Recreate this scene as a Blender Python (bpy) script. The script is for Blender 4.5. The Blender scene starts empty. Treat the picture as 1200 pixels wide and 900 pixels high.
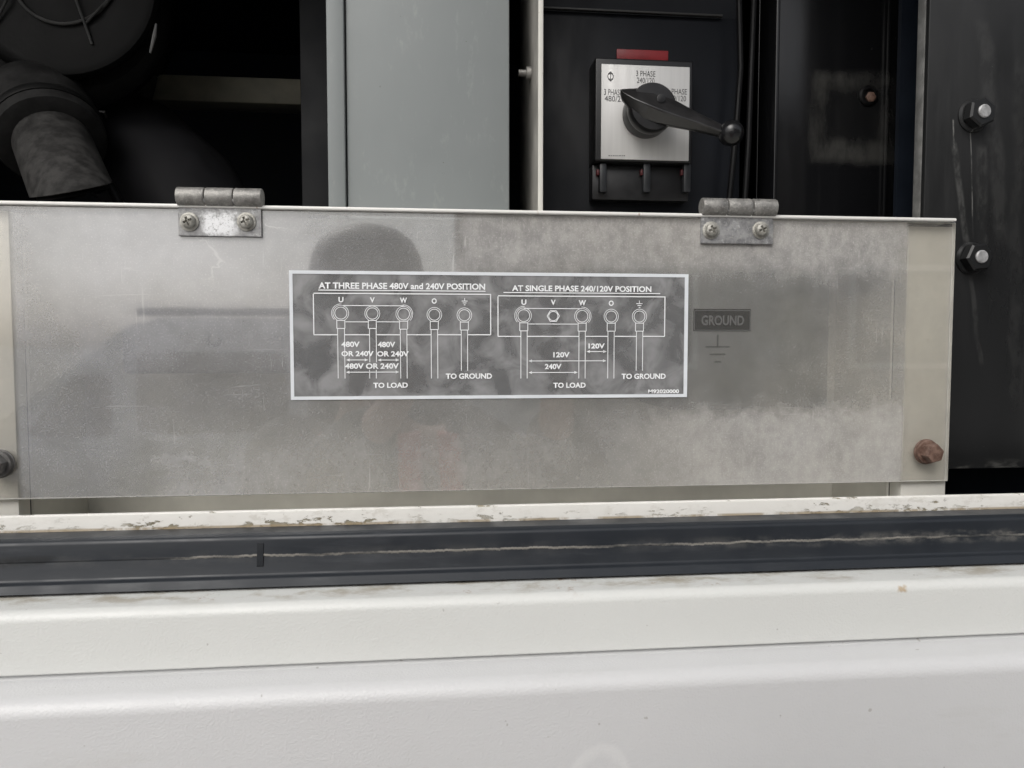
import bpy, bmesh, math, random
from mathutils import Vector, Matrix
R = math.radians
random.seed(7)
SC = bpy.context.scene
C = SC.collection

# ------------------------------------------------------------------ camera
CAM = Vector((0.0, -0.43, 0.0))
YAW, PITCH, FPX = R(5.77), R(3.04), 860.0
cd = bpy.data.cameras.new('camera')
cam = bpy.data.objects.new('camera', cd)
C.objects.link(cam)
cd.sensor_width = 36.0
cd.lens = 36.0 * FPX / 1200.0
cd.clip_start = 0.01
cd.clip_end = 2000
cam.location = CAM
cam.rotation_euler = (R(90) - PITCH, 0, -YAW)
SC.camera = cam

# ------------------------------------------------------------------ sky and sun
SUN_EL, SUN_AZ = R(44), R(210)          # azimuth clockwise from +Y
w = bpy.data.worlds.new('World')
SC.world = w
w.use_nodes = True
wn, wl = w.node_tree.nodes, w.node_tree.links
bg = wn['Background']
sky = wn.new('ShaderNodeTexSky')
sky.sky_type = 'NISHITA'
sky.sun_disc = False
sky.sun_elevation = SUN_EL
sky.sun_rotation = SUN_AZ
sky.air_density = 1.0
sky.dust_density = 4.0
sky.ozone_density = 0.6
hs = wn.new('ShaderNodeHueSaturation')
hs.inputs['Saturation'].default_value = 0.30
wl.new(sky.outputs[0], hs.inputs['Color'])
wl.new(hs.outputs[0], bg.inputs['Color'])
bg.inputs['Strength'].default_value = 0.14
sd = bpy.data.lights.new('sun', 'SUN')
sd.energy = 1.0
sd.angle = R(40)
sd.color = (1.0, 0.985, 0.955)
sun = bpy.data.objects.new('sun', sd)
C.objects.link(sun)
sdir = Vector((math.cos(SUN_EL) * math.sin(SUN_AZ), math.cos(SUN_EL) * math.cos(SUN_AZ), math.sin(SUN_EL)))
sun.rotation_euler = sdir.to_track_quat('Z', 'Y').to_euler()
SC.view_settings.view_transform = 'Standard'
SC.view_settings.look = 'None'
SC.view_settings.gamma = 1
SC.view_settings.use_curve_mapping = False
SC.view_settings.exposure = 0.06
SC.render.engine = 'CYCLES'
SC.cycles.max_bounces = 10
SC.cycles.transparent_max_bounces = 16

# ------------------------------------------------------------------ measuring: a photo pixel on a plane at depth y
_f = Vector((math.sin(YAW) * math.cos(PITCH), math.cos(YAW) * math.cos(PITCH), -math.sin(PITCH)))
_r = Vector((math.cos(YAW), -math.sin(YAW), 0))
_d = _f.cross(_r)
def P(px, py, y=0.0):
    v = _r * (px - 600) + _d * (py - 450) + _f * FPX
    return CAM + v * ((y - CAM.y) / v.y)
def rect(px0, py0, px1, py1, y):
    """x0,x1,z0,z1 of an upright rectangle measured at depth y"""
    cx, cy = (px0 + px1) / 2, (py0 + py1) / 2
    return (P(px0, cy, y).x, P(px1, cy, y).x, P(cx, py1, y).z, P(cx, py0, y).z)

# ------------------------------------------------------------------ mesh helpers
class MB:
    def __init__(s): s.bm = bmesh.new()
    def box(s, x0, x1, y0, y1, z0, z1, bev=0.0, seg=2):
        b = bmesh.new()
        bmesh.ops.create_cube(b, size=1)
        for v in b.verts:
            v.co = Vector(((x0 + x1) / 2 + v.co.x * (x1 - x0), (y0 + y1) / 2 + v.co.y * (y1 - y0), (z0 + z1) / 2 + v.co.z * (z1 - z0)))
        if bev: bmesh.ops.bevel(b, geom=b.edges[:], offset=bev, segments=seg, profile=0.5, affect='EDGES')
        return s.add(b)
    def add(s, b, M=None):
        if M is not None: bmesh.ops.transform(b, matrix=M, verts=b.verts[:])
        t = bpy.data.meshes.new('tmp'); b.to_mesh(t); b.free()
        s.bm.from_mesh(t); bpy.data.meshes.remove(t)
        return s
    def loft(s, rings, close=True, cap0=True, cap1=True):
        bm = s.bm
        vs = [[bm.verts.new(p) for p in r] for r in rings]
        n = len(vs[0])
        for a, b in zip(vs, vs[1:]):
            for i in range(n if close else n - 1):
                j = (i + 1) % n
                bm.faces.new((a[i], a[j], b[j], b[i]))
        if cap0: bm.faces.new(vs[0][::-1])
        if cap1: bm.faces.new(vs[-1])
        return s
    def lathe(s, prof, loc, axis=(0, -1, 0), n=24, flat=None, twist=0.0, caps=True):
        """prof: (radius, height along axis)"""
        q = Vector((0, 0, 1)).rotation_difference(Vector(axis).normalized())
        rings = []
        for r, h in prof:
            rings.append([Vector(loc) + q @ Vector((r * math.cos(2 * math.pi * k / n + twist), r * math.sin(2 * math.pi * k / n + twist), h)) for k in range(n)])
        return s.loft(rings, True, caps, caps)
    def tube(s, pts, r, n=10):
        pts = [Vector(p) for p in pts]
        rings = []
        for i, p in enumerate(pts):
            t = (pts[min(i + 1, len(pts) - 1)] - pts[max(i - 1, 0)]).normalized()
            u = t.orthogonal().normalized() if i == 0 else (u - t * u.dot(t)).normalized()
            v = t.cross(u)
            rr = r[i] if isinstance(r, (list, tuple)) else r
            rings.append([p + u * rr * math.cos(2 * math.pi * k / n) + v * rr * math.sin(2 * math.pi * k / n) for k in range(n)])
        return s.loft(rings)
    def prism(s, prof, x0, x1, nx=1):
        """closed (y,z) outline run along x"""
        return s.loft([[Vector((x0 + (x1 - x0) * i / nx, y, z)) for y, z in prof] for i in range(nx + 1)])
    def quad(s, a, b, c, d):
        s.bm.faces.new([s.bm.verts.new(p) for p in (a, b, c, d)])
        return s
    def build(s, name, mat, parent=None, smooth=35):
        bmesh.ops.recalc_face_normals(s.bm, faces=s.bm.faces[:])
        me = bpy.data.meshes.new(name)
        off = Vector((0, 0, 0))
        p = parent
        while p is not None:
            off += p.location; p = p.parent
        bmesh.ops.translate(s.bm, verts=s.bm.verts[:], vec=-off)
        s.bm.to_mesh(me); s.bm.free()
        for m in (mat if isinstance(mat, list) else [mat]): me.materials.append(m)
        if smooth:
            for f in me.polygons: f.use_smooth = True
            me.set_sharp_from_angle(angle=R(smooth))
        o = bpy.data.objects.new(name, me)
        C.objects.link(o)
        o.parent = parent
        return o

def thing(name, loc, label, cat, group=None):
    o = bpy.data.objects.new(name, None)
    o.empty_display_size = 0.02
    C.objects.link(o)
    o.location = loc
    return tag(o, label, cat, group)
def tag(o, label=None, cat=None, group=None, kind=None):
    if label: o['label'] = label
    if cat: o['category'] = cat
    if group: o['group'] = group
    if kind: o['kind'] = kind
    return o
def dup(o, loc, label, parent=None):
    c = o.copy(); C.objects.link(c)
    if parent is None:
        c.location = loc; c['label'] = label
    else: c.parent = parent
    for ch in list(o.children): dup(ch, None, None, c)
    return c
def fillet(pts, rad, seg=6):
    """round the corners of a closed (y,z) outline; rad: one per corner"""
    out = []
    n = len(pts)
    for i in range(n):
        p = Vector(pts[i]); a = Vector(pts[i - 1]); b = Vector(pts[(i + 1) % n])
        r = rad[i]
        if r <= 0: out.append(tuple(p)); continue
        u, v = (a - p).normalized(), (b - p).normalized()
        ang = u.angle(v)
        t = min(r / math.tan(ang / 2), (a - p).length * .49, (b - p).length * .49)
        r = t * math.tan(ang / 2)
        c = p + (u + v).normalized() * (r / math.sin(ang / 2))
        s0, s1 = p + u * t - c, p + v * t - c
        for k in range(seg + 1):
            f = k / seg
            q = s0.lerp(s1, f)
            out.append(tuple(c + q.normalized() * r))
    return out

# ------------------------------------------------------------------ material helpers
class NT:
    def __init__(s, name):
        s.m = bpy.data.materials.new(name); s.m.use_nodes = True
        s.n = s.m.node_tree.nodes; s.l = s.m.node_tree.links
        s.b = s.n['Principled BSDF']; s.out = s.n['Material Output']
        s.pos = s.n.new('ShaderNodeNewGeometry').outputs['Position']
        s.nrm = None
    def val(s, sock, v):
        if hasattr(v, 'is_linked') or isinstance(v, bpy.types.NodeSocket): s.l.new(v, sock)
        else: sock.default_value = v
    def noise(s, scale, detail=4, rough=.55, stretch=(1, 1, 1), off=(0, 0, 0), dist=0.0):
        mp = s.n.new('ShaderNodeMapping'); s.l.new(s.pos, mp.inputs['Vector'])
        mp.inputs['Scale'].default_value = stretch; mp.inputs['Location'].default_value = off
        t = s.n.new('ShaderNodeTexNoise'); s.l.new(mp.outputs[0], t.inputs['Vector'])
        t.inputs['Scale'].default_value = scale; t.inputs['Detail'].default_value = detail
        t.inputs['Roughness'].default_value = rough; t.inputs['Distortion'].default_value = dist
        return t.outputs['Fac']
    def voro(s, scale, stretch=(1, 1, 1), feature='F1'):
        mp = s.n.new('ShaderNodeMapping'); s.l.new(s.pos, mp.inputs['Vector'])
        mp.inputs['Scale'].default_value = stretch
        t = s.n.new('ShaderNodeTexVoronoi'); s.l.new(mp.outputs[0], t.inputs['Vector'])
        t.feature = feature; t.inputs['Scale'].default_value = scale
        return t.outputs['Distance']
    def ramp(s, x, a, b, lo=0.0, hi=1.0):
        t = s.n.new('ShaderNodeMapRange'); t.interpolation_type = 'SMOOTHSTEP'
        s.val(t.inputs['Value'], x)
        for k, v in zip(('From Min', 'From Max', 'To Min', 'To Max'), (a, b, lo, hi)): t.inputs[k].default_value = v
        return t.outputs[0]
    def math(s, op, a, b=0.0):
        t = s.n.new('ShaderNodeMath'); t.operation = op
        s.val(t.inputs[0], a); s.val(t.inputs[1], b)
        return t.outputs[0]
    def mul(s, a, b): return s.math('MULTIPLY', a, b)
    def mx(s, a, b): return s.math('MAXIMUM', a, b)
    def xyz(s):
        t = s.n.new('ShaderNodeSeparateXYZ'); s.l.new(s.pos, t.inputs[0])
        return t.outputs
    def mix(s, f, a, b):
        t = s.n.new('ShaderNodeMix'); t.data_type = 'RGBA'
        s.val(t.inputs[0], f)
        for i, c in ((6, a), (7, b)):
            if isinstance(c, (tuple, list)): t.inputs[i].default_value = (*c[:3], 1)
            else: s.l.new(c, t.inputs[i])
        return t.outputs[2]
    def bump(s, h, strength=.3, dist=.001):
        t = s.n.new('ShaderNodeBump'); t.inputs['Strength'].default_value = strength
        t.inputs['Distance'].default_value = dist
        s.l.new(h, t.inputs['Height'])
        if s.nrm is not None: s.l.new(s.nrm, t.inputs['Normal'])
        s.nrm = t.outputs[0]
        s.l.new(s.nrm, s.b.inputs['Normal'])
        return s
    def schlick(s, f0):
        t = s.n.new('ShaderNodeLayerWeight'); t.inputs['Blend'].default_value = .5
        p5 = s.math('POWER', t.outputs['Facing'], 5.0)
        return s.math('ADD', s.mul(p5, 1 - f0), f0)
    def box(s, x0, x1, z0, z1, soft, wob=0.0, wscale=60):
        """soft-edged upright rectangle in the x,z plane, its outline ragged by noise"""
        X = s.xyz(); x, z = X['X'], X['Z']
        if wob:
            nz = s.math('SUBTRACT', s.noise(wscale, 5, .6), .5)
            x = s.math('ADD', x, s.mul(nz, wob)); z = s.math('ADD', z, s.mul(nz, wob))
        a = s.mul(s.ramp(x, x0 - soft, x0 + soft), s.ramp(x, x1 - soft, x1 + soft, 1, 0))
        b = s.mul(s.ramp(z, z0 - soft, z0 + soft), s.ramp(z, z1 - soft, z1 + soft, 1, 0))
        return s.mul(a, b)
    def set(s, color=None, rough=None, metal=None, spec=None, coat=None):
        for k, v in (('Base Color', color), ('Roughness', rough), ('Metallic', metal), ('Specular IOR Level', spec), ('Coat Weight', coat)):
            if v is None: continue
            if isinstance(v, tuple): v = (*v[:3], 1)
            s.val(s.b.inputs[k], v)
        return s.m

def plain(name, col, rough=.5, metal=0.0, var=.15, scale=80, bump=0.0, bscale=300):
    t = NT(name)
    nz = t.noise(scale, 5, .6)
    c = t.mix(t.ramp(nz, .30, .70), tuple(x * (1 - var) for x in col), tuple(min(1, x * (1 + var)) for x in col))
    t.set(c, t.ramp(nz, .2, .8, rough * .85, min(1, rough * 1.15)), metal)
    if bump: t.bump(t.noise(bscale, 4), bump, .0006)
    return t.m

# white orange-peel paint of the outer body
def body_paint(name, col, dirt=None):
    t = NT(name)
    big = t.noise(9, 4, .6, (1, 1, 2))
    c = t.mix(big, tuple(x * .965 for x in col), tuple(min(.9, x * 1.03) for x in col))
    spk = t.ramp(t.noise(210, 2, .4), .76, .80)
    c = t.mix(t.mul(spk, .45), c, (.25, .23, .20))
    if dirt: c = dirt(t, c)
    else:
        p = P(702, 912, -.088); X = t.xyz()
        dx, dz = t.math('SUBTRACT', X['X'], p.x), t.math('SUBTRACT', X['Z'], p.z)
        rr = t.math('SQRT', t.math('ADD', t.mul(dx, dx), t.mul(dz, dz)))
        rr = t.math('ADD', rr, t.mul(t.math('SUBTRACT', t.noise(60, 4), .5), .008))
        sm = t.mul(t.ramp(rr, .0085, .0140), t.ramp(rr, .0145, .0175, 1, 0))
        c = t.mix(t.mul(sm, .35), c, (.74, .74, .73))
        wipe = t.mul(t.ramp(t.noise(26, 7, .7, (.35, 1, 1.6), (4, 2, 9)), .55, .72), .22)
        c = t.mix(wipe, c, (.50, .495, .47))
    t.set(c, t.ramp(t.noise(40, 3), .3, .7, .36, .48))
    t.bump(t.noise(820, 2, .5), .26, .0008)
    t.bump(t.noise(14, 2, .5), .10, .004)
    return t.m
def lip_dirt(t, c):
    Z = t.xyz()['Y']
    near = t.ramp(Z, -.066, -.049)                                       # grime lies on the ledge against the seal
    g = t.mul(near, t.ramp(t.noise(70, 8, .7, (.5, 1, 1)), .46, .66))
    c = t.mix(t.mul(g, .75), c, (.33, .29, .22))
    r = t.mul(t.ramp(Z, -.066, -.055), t.ramp(t.noise(38, 8, .75, (1, 1, 1), (3, 1, 0)), .60, .68))
    c = t.mix(t.mul(r, .7), c, (.30, .19, .12))
    p = P(1056, 689, -.064)
    return t.mix(t.mul(t.box(p.x - .0022, p.x + .0022, p.z - .0016, p.z + .0012, .0008, .004, 400), .65), c, (.38, .24, .09))
M_BODY = body_paint('lower_panel_paint', (.600, .602, .604))
M_LIP = body_paint('sill_paint', (.645, .653, .630), lip_dirt)
def flange_paint():
    t = NT('flaking_white_paint')
    X = t.xyz()
    z0, z1 = P(600, 609.3, -.0212).z, P(600, 592, -.0212).z
    low = t.ramp(X['Z'], z0 - .0005, z1 + .001, 1, 0)
    n1 = t.noise(300, 9, .72, (.42, 1, 1.1))
    patch = t.ramp(t.noise(13, 5, .65, (1, .2, .2), (1.3, 0, 0)), .44, .60)
    m = t.mul(t.ramp(t.math('ADD', n1, t.mul(t.math('SUBTRACT', low, .5), .16)), .595, .63), patch)
    e = t.mul(t.ramp(X['Z'], z0 + .0002, z0 + .0012, 1, 0), t.ramp(t.noise(30, 7, .68, (1, 1, .3), (7, 0, 0)), .42, .52))
    te = t.mul(t.ramp(X['Z'], z1 - .0012, z1 - .0002), t.ramp(t.noise(60, 7, .7, (1, 1, 1), (2, 5, 0)), .60, .66))
    m2 = t.mx(m, te)
    c = t.mix(t.noise(50, 5), (.69, .675, .63), (.80, .79, .75))
    fl = t.ramp(t.noise(170, 6, .7, (.6, 1, 1)), .52, .62)
    c = t.mix(t.mul(fl, t.mul(patch, .35)), c, (.45, .42, .36))
    c = t.mix(m2, c, t.mix(t.noise(140, 4), (.10, .085, .045), (.38, .34, .25)))
    c = t.mix(t.mul(e, .8), c, t.mix(t.noise(90, 4), (.36, .31, .23), (.33, .23, .11)))
    t.set(c, .55)
    t.bump(t.math('SUBTRACT', t.mul(t.noise(240, 5, .6), .5), m2), .6, .0006)
    return t.m
M_FLANGE = flange_paint()
M_INNER = plain('interior_grey_paint', (.64, .63, .58), .5, 0, .10, 20)
M_FRAMEW = NT('aged_cream_paint')
_c = M_FRAMEW.mix(M_FRAMEW.noise(60, 7, .7), (.62, .60, .55), (.78, .77, .71))
_c = M_FRAMEW.mix(M_FRAMEW.mul(M_FRAMEW.ramp(M_FRAMEW.noise(120, 8, .75), .60, .72), .6), _c, (.34, .30, .24))
M_FRAMEW.set(_c, .5); M_FRAMEW = M_FRAMEW.m
def rail_paint():
    t = NT('rail_white_paint')
    c = t.mix(t.noise(80, 4), (.80, .79, .75), (.88, .87, .84))
    ch = t.ramp(t.noise(26, 6, .7, (1, .2, .2)), .63, .67)
    c = t.mix(ch, c, (.30, .16, .07))
    t.set(c, .4)
    return t.m
M_RAIL = rail_paint()

zz_line = P(600, 643, -.0384).z
def rubber():
    t = NT('seal_rubber')
    X = t.xyz()
    c = t.mix(t.noise(30, 6, .65, (.3, 1, 1)), (.0125, .0150, .0190), (.025, .029, .035))
    # dried dirt line along the crease
    wob = t.mul(t.math('SUBTRACT', t.noise(70, 7, .75, (1, .1, .1)), .5), .0036)
    d = t.math('ABSOLUTE', t.math('SUBTRACT', t.math('ADD', X['Z'], wob), zz_line))
    thin = t.ramp(t.noise(9, 6, .7, (1, .1, .1), (.4, 0, 0)), .40, .54, .10, 1)
    line = t.mul(t.ramp(d, .0002, .0010, 1, 0), thin)
    right = t.ramp(X['X'], -.14, .0)
    line = t.mul(line, t.ramp(X['X'], -.17, -.13))
    wide = t.mul(t.mul(t.ramp(d, .0006, .0050, 1, 0), t.ramp(t.noise(80, 6, .7, (.5, 1, 1)), .42, .66)), t.ramp(X['X'], .10, .32, .12, .75))
    c = t.mix(t.mx(t.mul(line, .85), t.mul(wide, .6)), c, (.29, .275, .245))
    wear = t.mul(t.ramp(t.noise(18, 7, .7, (.25, 1, 2.2), (5, 0, 0)), .56, .70), .35)
    c = t.mix(wear, c, (.075, .08, .088))
    dk = t.mul(t.ramp(X['X'], -.20, -.17, 1, 0), t.mul(t.ramp(d, .001, .004, 1, 0), t.ramp(t.noise(60, 6, .7, (.4, 1, 1)), .42, .55)))
    c = t.mix(t.mul(dk, .8), c, (.008, .009, .010))
    t.set(c, t.ramp(t.noise(40, 5), .3, .7, .30, .50))
    t.bump(t.noise(200, 4, .6, (.3, 1, 1)), .12, .0006)
    return t.m
M_RUBBER = rubber()

def sheet_mat():
    t = NT('scratched_acrylic')
    X = t.xyz()
    big = t.noise(9, 5, .6, (1, 1, 1.3))
    fine = t.noise(150, 6, .7)
    vst = t.noise(40, 5, .6, (1.6, 1, .12))                              # vertical wash marks
    speck = t.ramp(t.noise(1000, 3, .6), .52, .76)
    col = t.mix(t.ramp(X['X'], -.22, .22), (.62, .625, .655), (.67, .65, .60))   # cool sky to warm building reflection, painted into the tint
    col = t.mix(t.ramp(big, .35, .65), col, (.52, .52, .515))
    col = t.mix(t.mul(speck, .35), col, (.80, .79, .78))
    # pale tide line of an old run under the hinge
    tn = t.math('ABSOLUTE', t.math('SUBTRACT', t.noise(24, 4, .5, (1, 1, 1.5), (2.3, 0, 4.1), .5), .5))
    tz = t.mul(t.box(P(170, 300).x, P(345, 300).x, P(250, 338).z, P(250, 250).z, .010, .02, 30), t.ramp(t.noise(70, 5, .7), .28, .52))
    tl = t.mul(t.ramp(tn, .003, .022, 1, 0), tz)
    tl = t.mx(tl, t.mul(t.mul(t.ramp(tn, .0, .10, 1, 0), tz), .25))
    col = t.mix(t.mul(tl, .7), col, (.80, .79, .77))
    # scratches
    sc = t.ramp(t.noise(520, 2, .5, (1, 1, .06), (0, 0, 0), .6), .66, .72)
    sc2 = t.ramp(t.noise(420, 2, .5, (.05, 1, 1), (3, 0, 0), .8), .67, .73)
    scr = t.mul(t.mx(sc, sc2), t.ramp(t.noise(16, 4, .6, (1, 1, 1), (9, 0, 2)), .48, .65))
    col = t.mix(t.mul(scr, .4), col, (.7, .69, .66))
    # thick dusty edge at the foot
    foot = t.ramp(X['Z'], P(600, 575).z, P(600, 500).z, 1, 0)
    col = t.mix(t.mul(foot, t.ramp(t.noise(22, 7, .7, (.5, 1, 1)), .35, .7, .1, .6)), col, (.50, .485, .45))
    dark = t.mul(t.ramp(t.noise(14, 7, .72, (.7, 1, 2), (4, 4, 4)), .52, .68), t.mul(t.ramp(X['Z'], P(600, 560).z, P(600, 420).z, 1, 0), .35))
    col = t.mix(dark, col, (.16, .16, .155))
    cloud = t.noise(30, 6, .65, (1, 1, 1), (1, 2, 3))
    fac = t.math('ADD', t.ramp(cloud, .3, .7, .30, .41), t.mul(t.mx(speck, scr), .20))
    # dried dust: a splashed band along the top and a fringe along the foot, a wiped strip over the frame
    def band(px0, py0, px1, py1, soft, wob, sc):
        a, b_, c_, d_ = rect(px0, py0, px1, py1, 0)
        return t.box(a, b_, c_, d_, soft, wob, sc)
    spl = t.ramp(t.noise(120, 9, .8, (1, 1, .7), (5, 1, 7)), .30, .70, .25, 1)
    d1 = t.mul(band(540, 245, 1062, 318, .012, .035, 60), t.ramp(spl, .25, 1, .5, 1))
    d2 = t.mul(band(690, 480, 1062, 620, .009, .028, 120), t.mul(t.ramp(X['X'], P(690, 500).x, P(860, 500).x, .25, 1), t.ramp(spl, .25, 1, .65, 1)))
    d3 = t.mul(band(24, 235, 345, 375, .040, .04, 30), .70)  # no dust here: pale reflected sky painted in at the upper left
    d4 = t.mul(band(180, 520, 700, 600, .012, .05, 60), t.mul(spl, .45))
    dust_sheen = t.mx(t.mx(d1, d2), t.mx(d3, d4))
    col = t.mix(t.mul(dust_sheen, .8), col, t.mix(t.ramp(X['X'], -.2, .1), (.74, .74, .77), (.78, .755, .72)))
    fac = t.math('ADD', fac, t.mul(dust_sheen, .26))
    sm = t.mul(band(150, 488, 245, 572, .014, .06, 45), t.ramp(t.noise(55, 7, .7, (.6, 1, 1.6)), .42, .62))
    grn = t.mul(band(560, 325, 974, 478, .012, .02, 50), t.ramp(t.noise(40, 6, .65, (1, 1, .5), (1, 6, 1)), .3, .65, .25, 1))
    col = t.mix(t.mul(t.mx(t.mul(sm, .55), t.mul(grn, .6)), .75), col, (.23, .235, .21))
    clean = t.mx(t.ramp(X['X'], P(1058, 400).x, P(1064, 400).x), t.ramp(X['X'], P(14, 400).x, P(22, 400).x, 1, 0))
    fac = t.mul(fac, t.math('SUBTRACT', 1.0, t.mul(clean, t.ramp(cloud, .35, .65, .62, .85))))
    fac = t.mx(fac, t.mul(tl, .65))
    dif = t.n.new('ShaderNodeBsdfDiffuse'); t.l.new(col, dif.inputs['Color'])
    tr = t.n.new('ShaderNodeBsdfTransparent'); tr.inputs['Color'].default_value = (.96, .95, .93, 1)
    m1 = t.n.new('ShaderNodeMixShader'); t.l.new(fac, m1.inputs[0]); t.l.new(tr.outputs[0], m1.inputs[1]); t.l.new(dif.outputs[0], m1.inputs[2])
    gl = t.n.new('ShaderNodeBsdfGlossy'); gl.inputs['Roughness'].default_value = .035
    bp = t.n.new('ShaderNodeBump'); bp.inputs['Strength'].default_value = .015; bp.inputs['Distance'].default_value = .001
    t.l.new(t.noise(25, 3), bp.inputs['Height']); t.l.new(bp.outputs[0], gl.inputs['Normal'])
    fr = t.schlick(.053)
    m2 = t.n.new('ShaderNodeMixShader')
    t.l.new(t.mul(fr, t.ramp(fine, .3, .7, 3.9, 3.0)), m2.inputs[0])
    t.l.new(m1.outputs[0], m2.inputs[1]); t.l.new(gl.outputs[0], m2.inputs[2])
    t.l.new(m2.outputs[0], t.out.inputs['Surface'])
    return t.m
M_SHEET = sheet_mat()
def clear_mat(name, tint, haze, hcol, gloss_r=.08, blotch=False):
    t = NT(name)
    dif = t.n.new('ShaderNodeBsdfDiffuse'); dif.inputs['Color'].default_value = (*hcol, 1)
    fac = haze
    if blotch:
        n1 = t.noise(52, 4, .55, (1, 1, 1), (1, 0, 5), .8)
        n2 = t.noise(60, 6, .6)
        f = t.ramp(n1, .36, .68)
        c = t.mix(f, tuple(x * .72 for x in hcol), tuple(x * 1.25 for x in hcol))
        c = t.mix(t.mul(t.ramp(n2, .4, .7), .4), c, tuple(x * .6 for x in hcol))
        t.l.new(c, dif.inputs['Color'])
        fac = t.ramp(n1, .3, .7, haze - .08, haze + .08)
    tr = t.n.new('ShaderNodeBsdfTransparent'); tr.inputs['Color'].default_value = (*tint, 1)
    m1 = t.n.new('ShaderNodeMixShader'); t.val(m1.inputs[0], fac)
    t.l.new(tr.outputs[0], m1.inputs[1]); t.l.new(dif.outputs[0], m1.inputs[2])
    gl = t.n.new('ShaderNodeBsdfGlossy'); gl.inputs['Roughness'].default_value = gloss_r
    fr = t.schlick(.04)
    m2 = t.n.new('ShaderNodeMixShader'); t.l.new(fr, m2.inputs[0])
    t.l.new(m1.outputs[0], m2.inputs[1]); t.l.new(gl.outputs[0], m2.inputs[2])
    t.l.new(m2.outputs[0], t.out.inputs['Surface'])
    return t.m
M_CLEAR = clear_mat('clear_acrylic', (.965, .96, .945), .04, (.7, .7, .68))
M_FILM = clear_mat('grey_label_film', (.80, .81, .82), .52, (.36, .36, .362), .14, True)
M_WPRINT = plain('white_print', (.88, .89, .90), .45, 0, .04, 60)
M_BORDER = plain('white_label_border', (.74, .77, .80), .35, 0, .05, 40)
M_EDGE = plain('acrylic_edge', (.72, .72, .69), .4, 0, .1, 60)

def galv(name, a, b, patch=None):
    t = NT(name)
    n1, n2 = t.noise(180, 8, .75), t.noise(600, 5, .7)
    c = t.mix(t.ramp(n1, .35, .65), a, b)
    c = t.mix(t.mul(t.ramp(n2, .5, .7), .5), c, (.55, .54, .50))
    met = .55
    rough = t.ramp(n1, .3, .7, .42, .65)
    if patch:
        c = patch(t, c)
    t.set(c, rough, met)
    t.bump(n2, .35, .0006); t.bump(n1, .25, .0008)
    return t.m
M_GALV = galv('weathered_zinc', (.20, .195, .185), (.36, .35, .33))
M_SCREW = galv('screw_zinc', (.26, .25, .22), (.50, .49, .45))
def leaf_mat(name, patch_px, paint):
    def patch(t, c):
        px0, py0, px1, py1 = patch_px
        x0, x1, z0, z1 = rect(px0, py0, px1, py1, -.002)
        m = t.box(x0, x1, z0, z1, .0022, .009, 320)
        m = t.mul(m, t.ramp(t.noise(520, 6, .75, (1, 1, 1), (0, 3, 0)), .34, .50))
        c2 = t.mix(m, c, paint)
        X = t.xyz()
        edge = t.mul(t.ramp(X['Z'], z0 - .003, z0 + .001, 1, 0), t.ramp(t.noise(220, 6, .7), .42, .58))
        cor = t.mul(t.ramp(t.noise(240, 7, .75, (1, 1, 1), (8, 0, 3)), .55, .66), .65)
        c2 = t.mix(cor, c2, (.72, .73, .73))
        return t.mix(t.mul(edge, .6), c2, (.12, .13, .15))
    return galv(name, (.24, .24, .245), (.42, .42, .42), patch)
def rust():
    t = NT('rusty_steel')
    n1, n2 = t.noise(260, 8, .7), t.noise(700, 4, .7)
    c = t.mix(t.ramp(n1, .38, .62), (.090, .048, .034), (.180, .112, .084))
    c = t.mix(t.mul(t.ramp(n2, .55, .75), .6), c, (.34, .27, .23))
    t.set(c, .6, 0)
    t.bump(n2, .22, .0004)
    return t.m
M_RUST = rust()
M_DULLSTEEL = plain('dull_steel', (.16, .155, .15), .5, .5, .3, 200, .3)

def black_panel(name, col, rough, streak=True, extra=None):
    t = NT(name)
    n = t.noise(30, 6, .65, (1, 1, .25))
    c = t.mix(n, tuple(x * .7 for x in col), tuple(x * 1.35 for x in col))
    r = t.ramp(t.noise(24, 5, .6, (1, 1, .3), (2, 2, 2)), .3, .7, rough * .75, rough * 1.3)
    if streak:
        s = t.mul(t.ramp(t.noise(70, 6, .7, (1, 1, .06)), .55, .75), .35)
        c = t.mix(s, c, (.035, .035, .034))
        d = t.ramp(t.noise(330, 3, .6), .74, .78)
        c = t.mix(t.mul(d, .5), c, (.16, .16, .15))
    if extra: c = extra(t, c)
    t.set(c, r)
    t.bump(t.noise(16, 3, .5), .06, .004)
    return t.m

# ------------------------------------------------------------------ ground
g = MB().box(-400, 400, -400, 400, -1.68, -1.62).build('ground', plain('concrete_yard', (.30, .295, .28), .85, 0, .2, 6, .3, 60))
tag(g, 'grey concrete yard the machine stands on', 'ground', kind='structure')

# ------------------------------------------------------------------ generator housing
YL = -.088                                # front of the lower body panel
H = thing('generator_housing', (0, 0, -1.62), 'white painted steel generator housing with open service bay and stepped sill', 'generator')
XA, XB = -.95, 1.25
zl = P(600, 767, -.065).z                 # underside of the lip
zt = P(600, 690, -.055).z                 # top of the lip
ld = zl - .0006
prof = fillet([(-.050, zl + .004), (-.0622, zl + .004), (-.0634, zl - .0022), (YL, zl - .0036), (YL, -1.52), (-.050, -1.52)], [0, 0, .004, .0080, .004, 0], 10)
MB().prism(prof, XA, XB, 40).build('lower_panel', M_BODY, H)
prof = fillet([(-.020, zt + .0016), (-.0655, zt - .0004), (-.0665, zl), (-.0640, zl + .0002), (-.0615, zl + .006), (-.020, zl + .008)], [0, .0055, .0012, 0, 0, 0], 8)
MB().prism(prof, XA, XB, 40).build('sill', M_LIP, H)
zf1, zf0 = P(600, 592, -.021).z, P(600, 610, -.021).z
bmf = MB()
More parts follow.
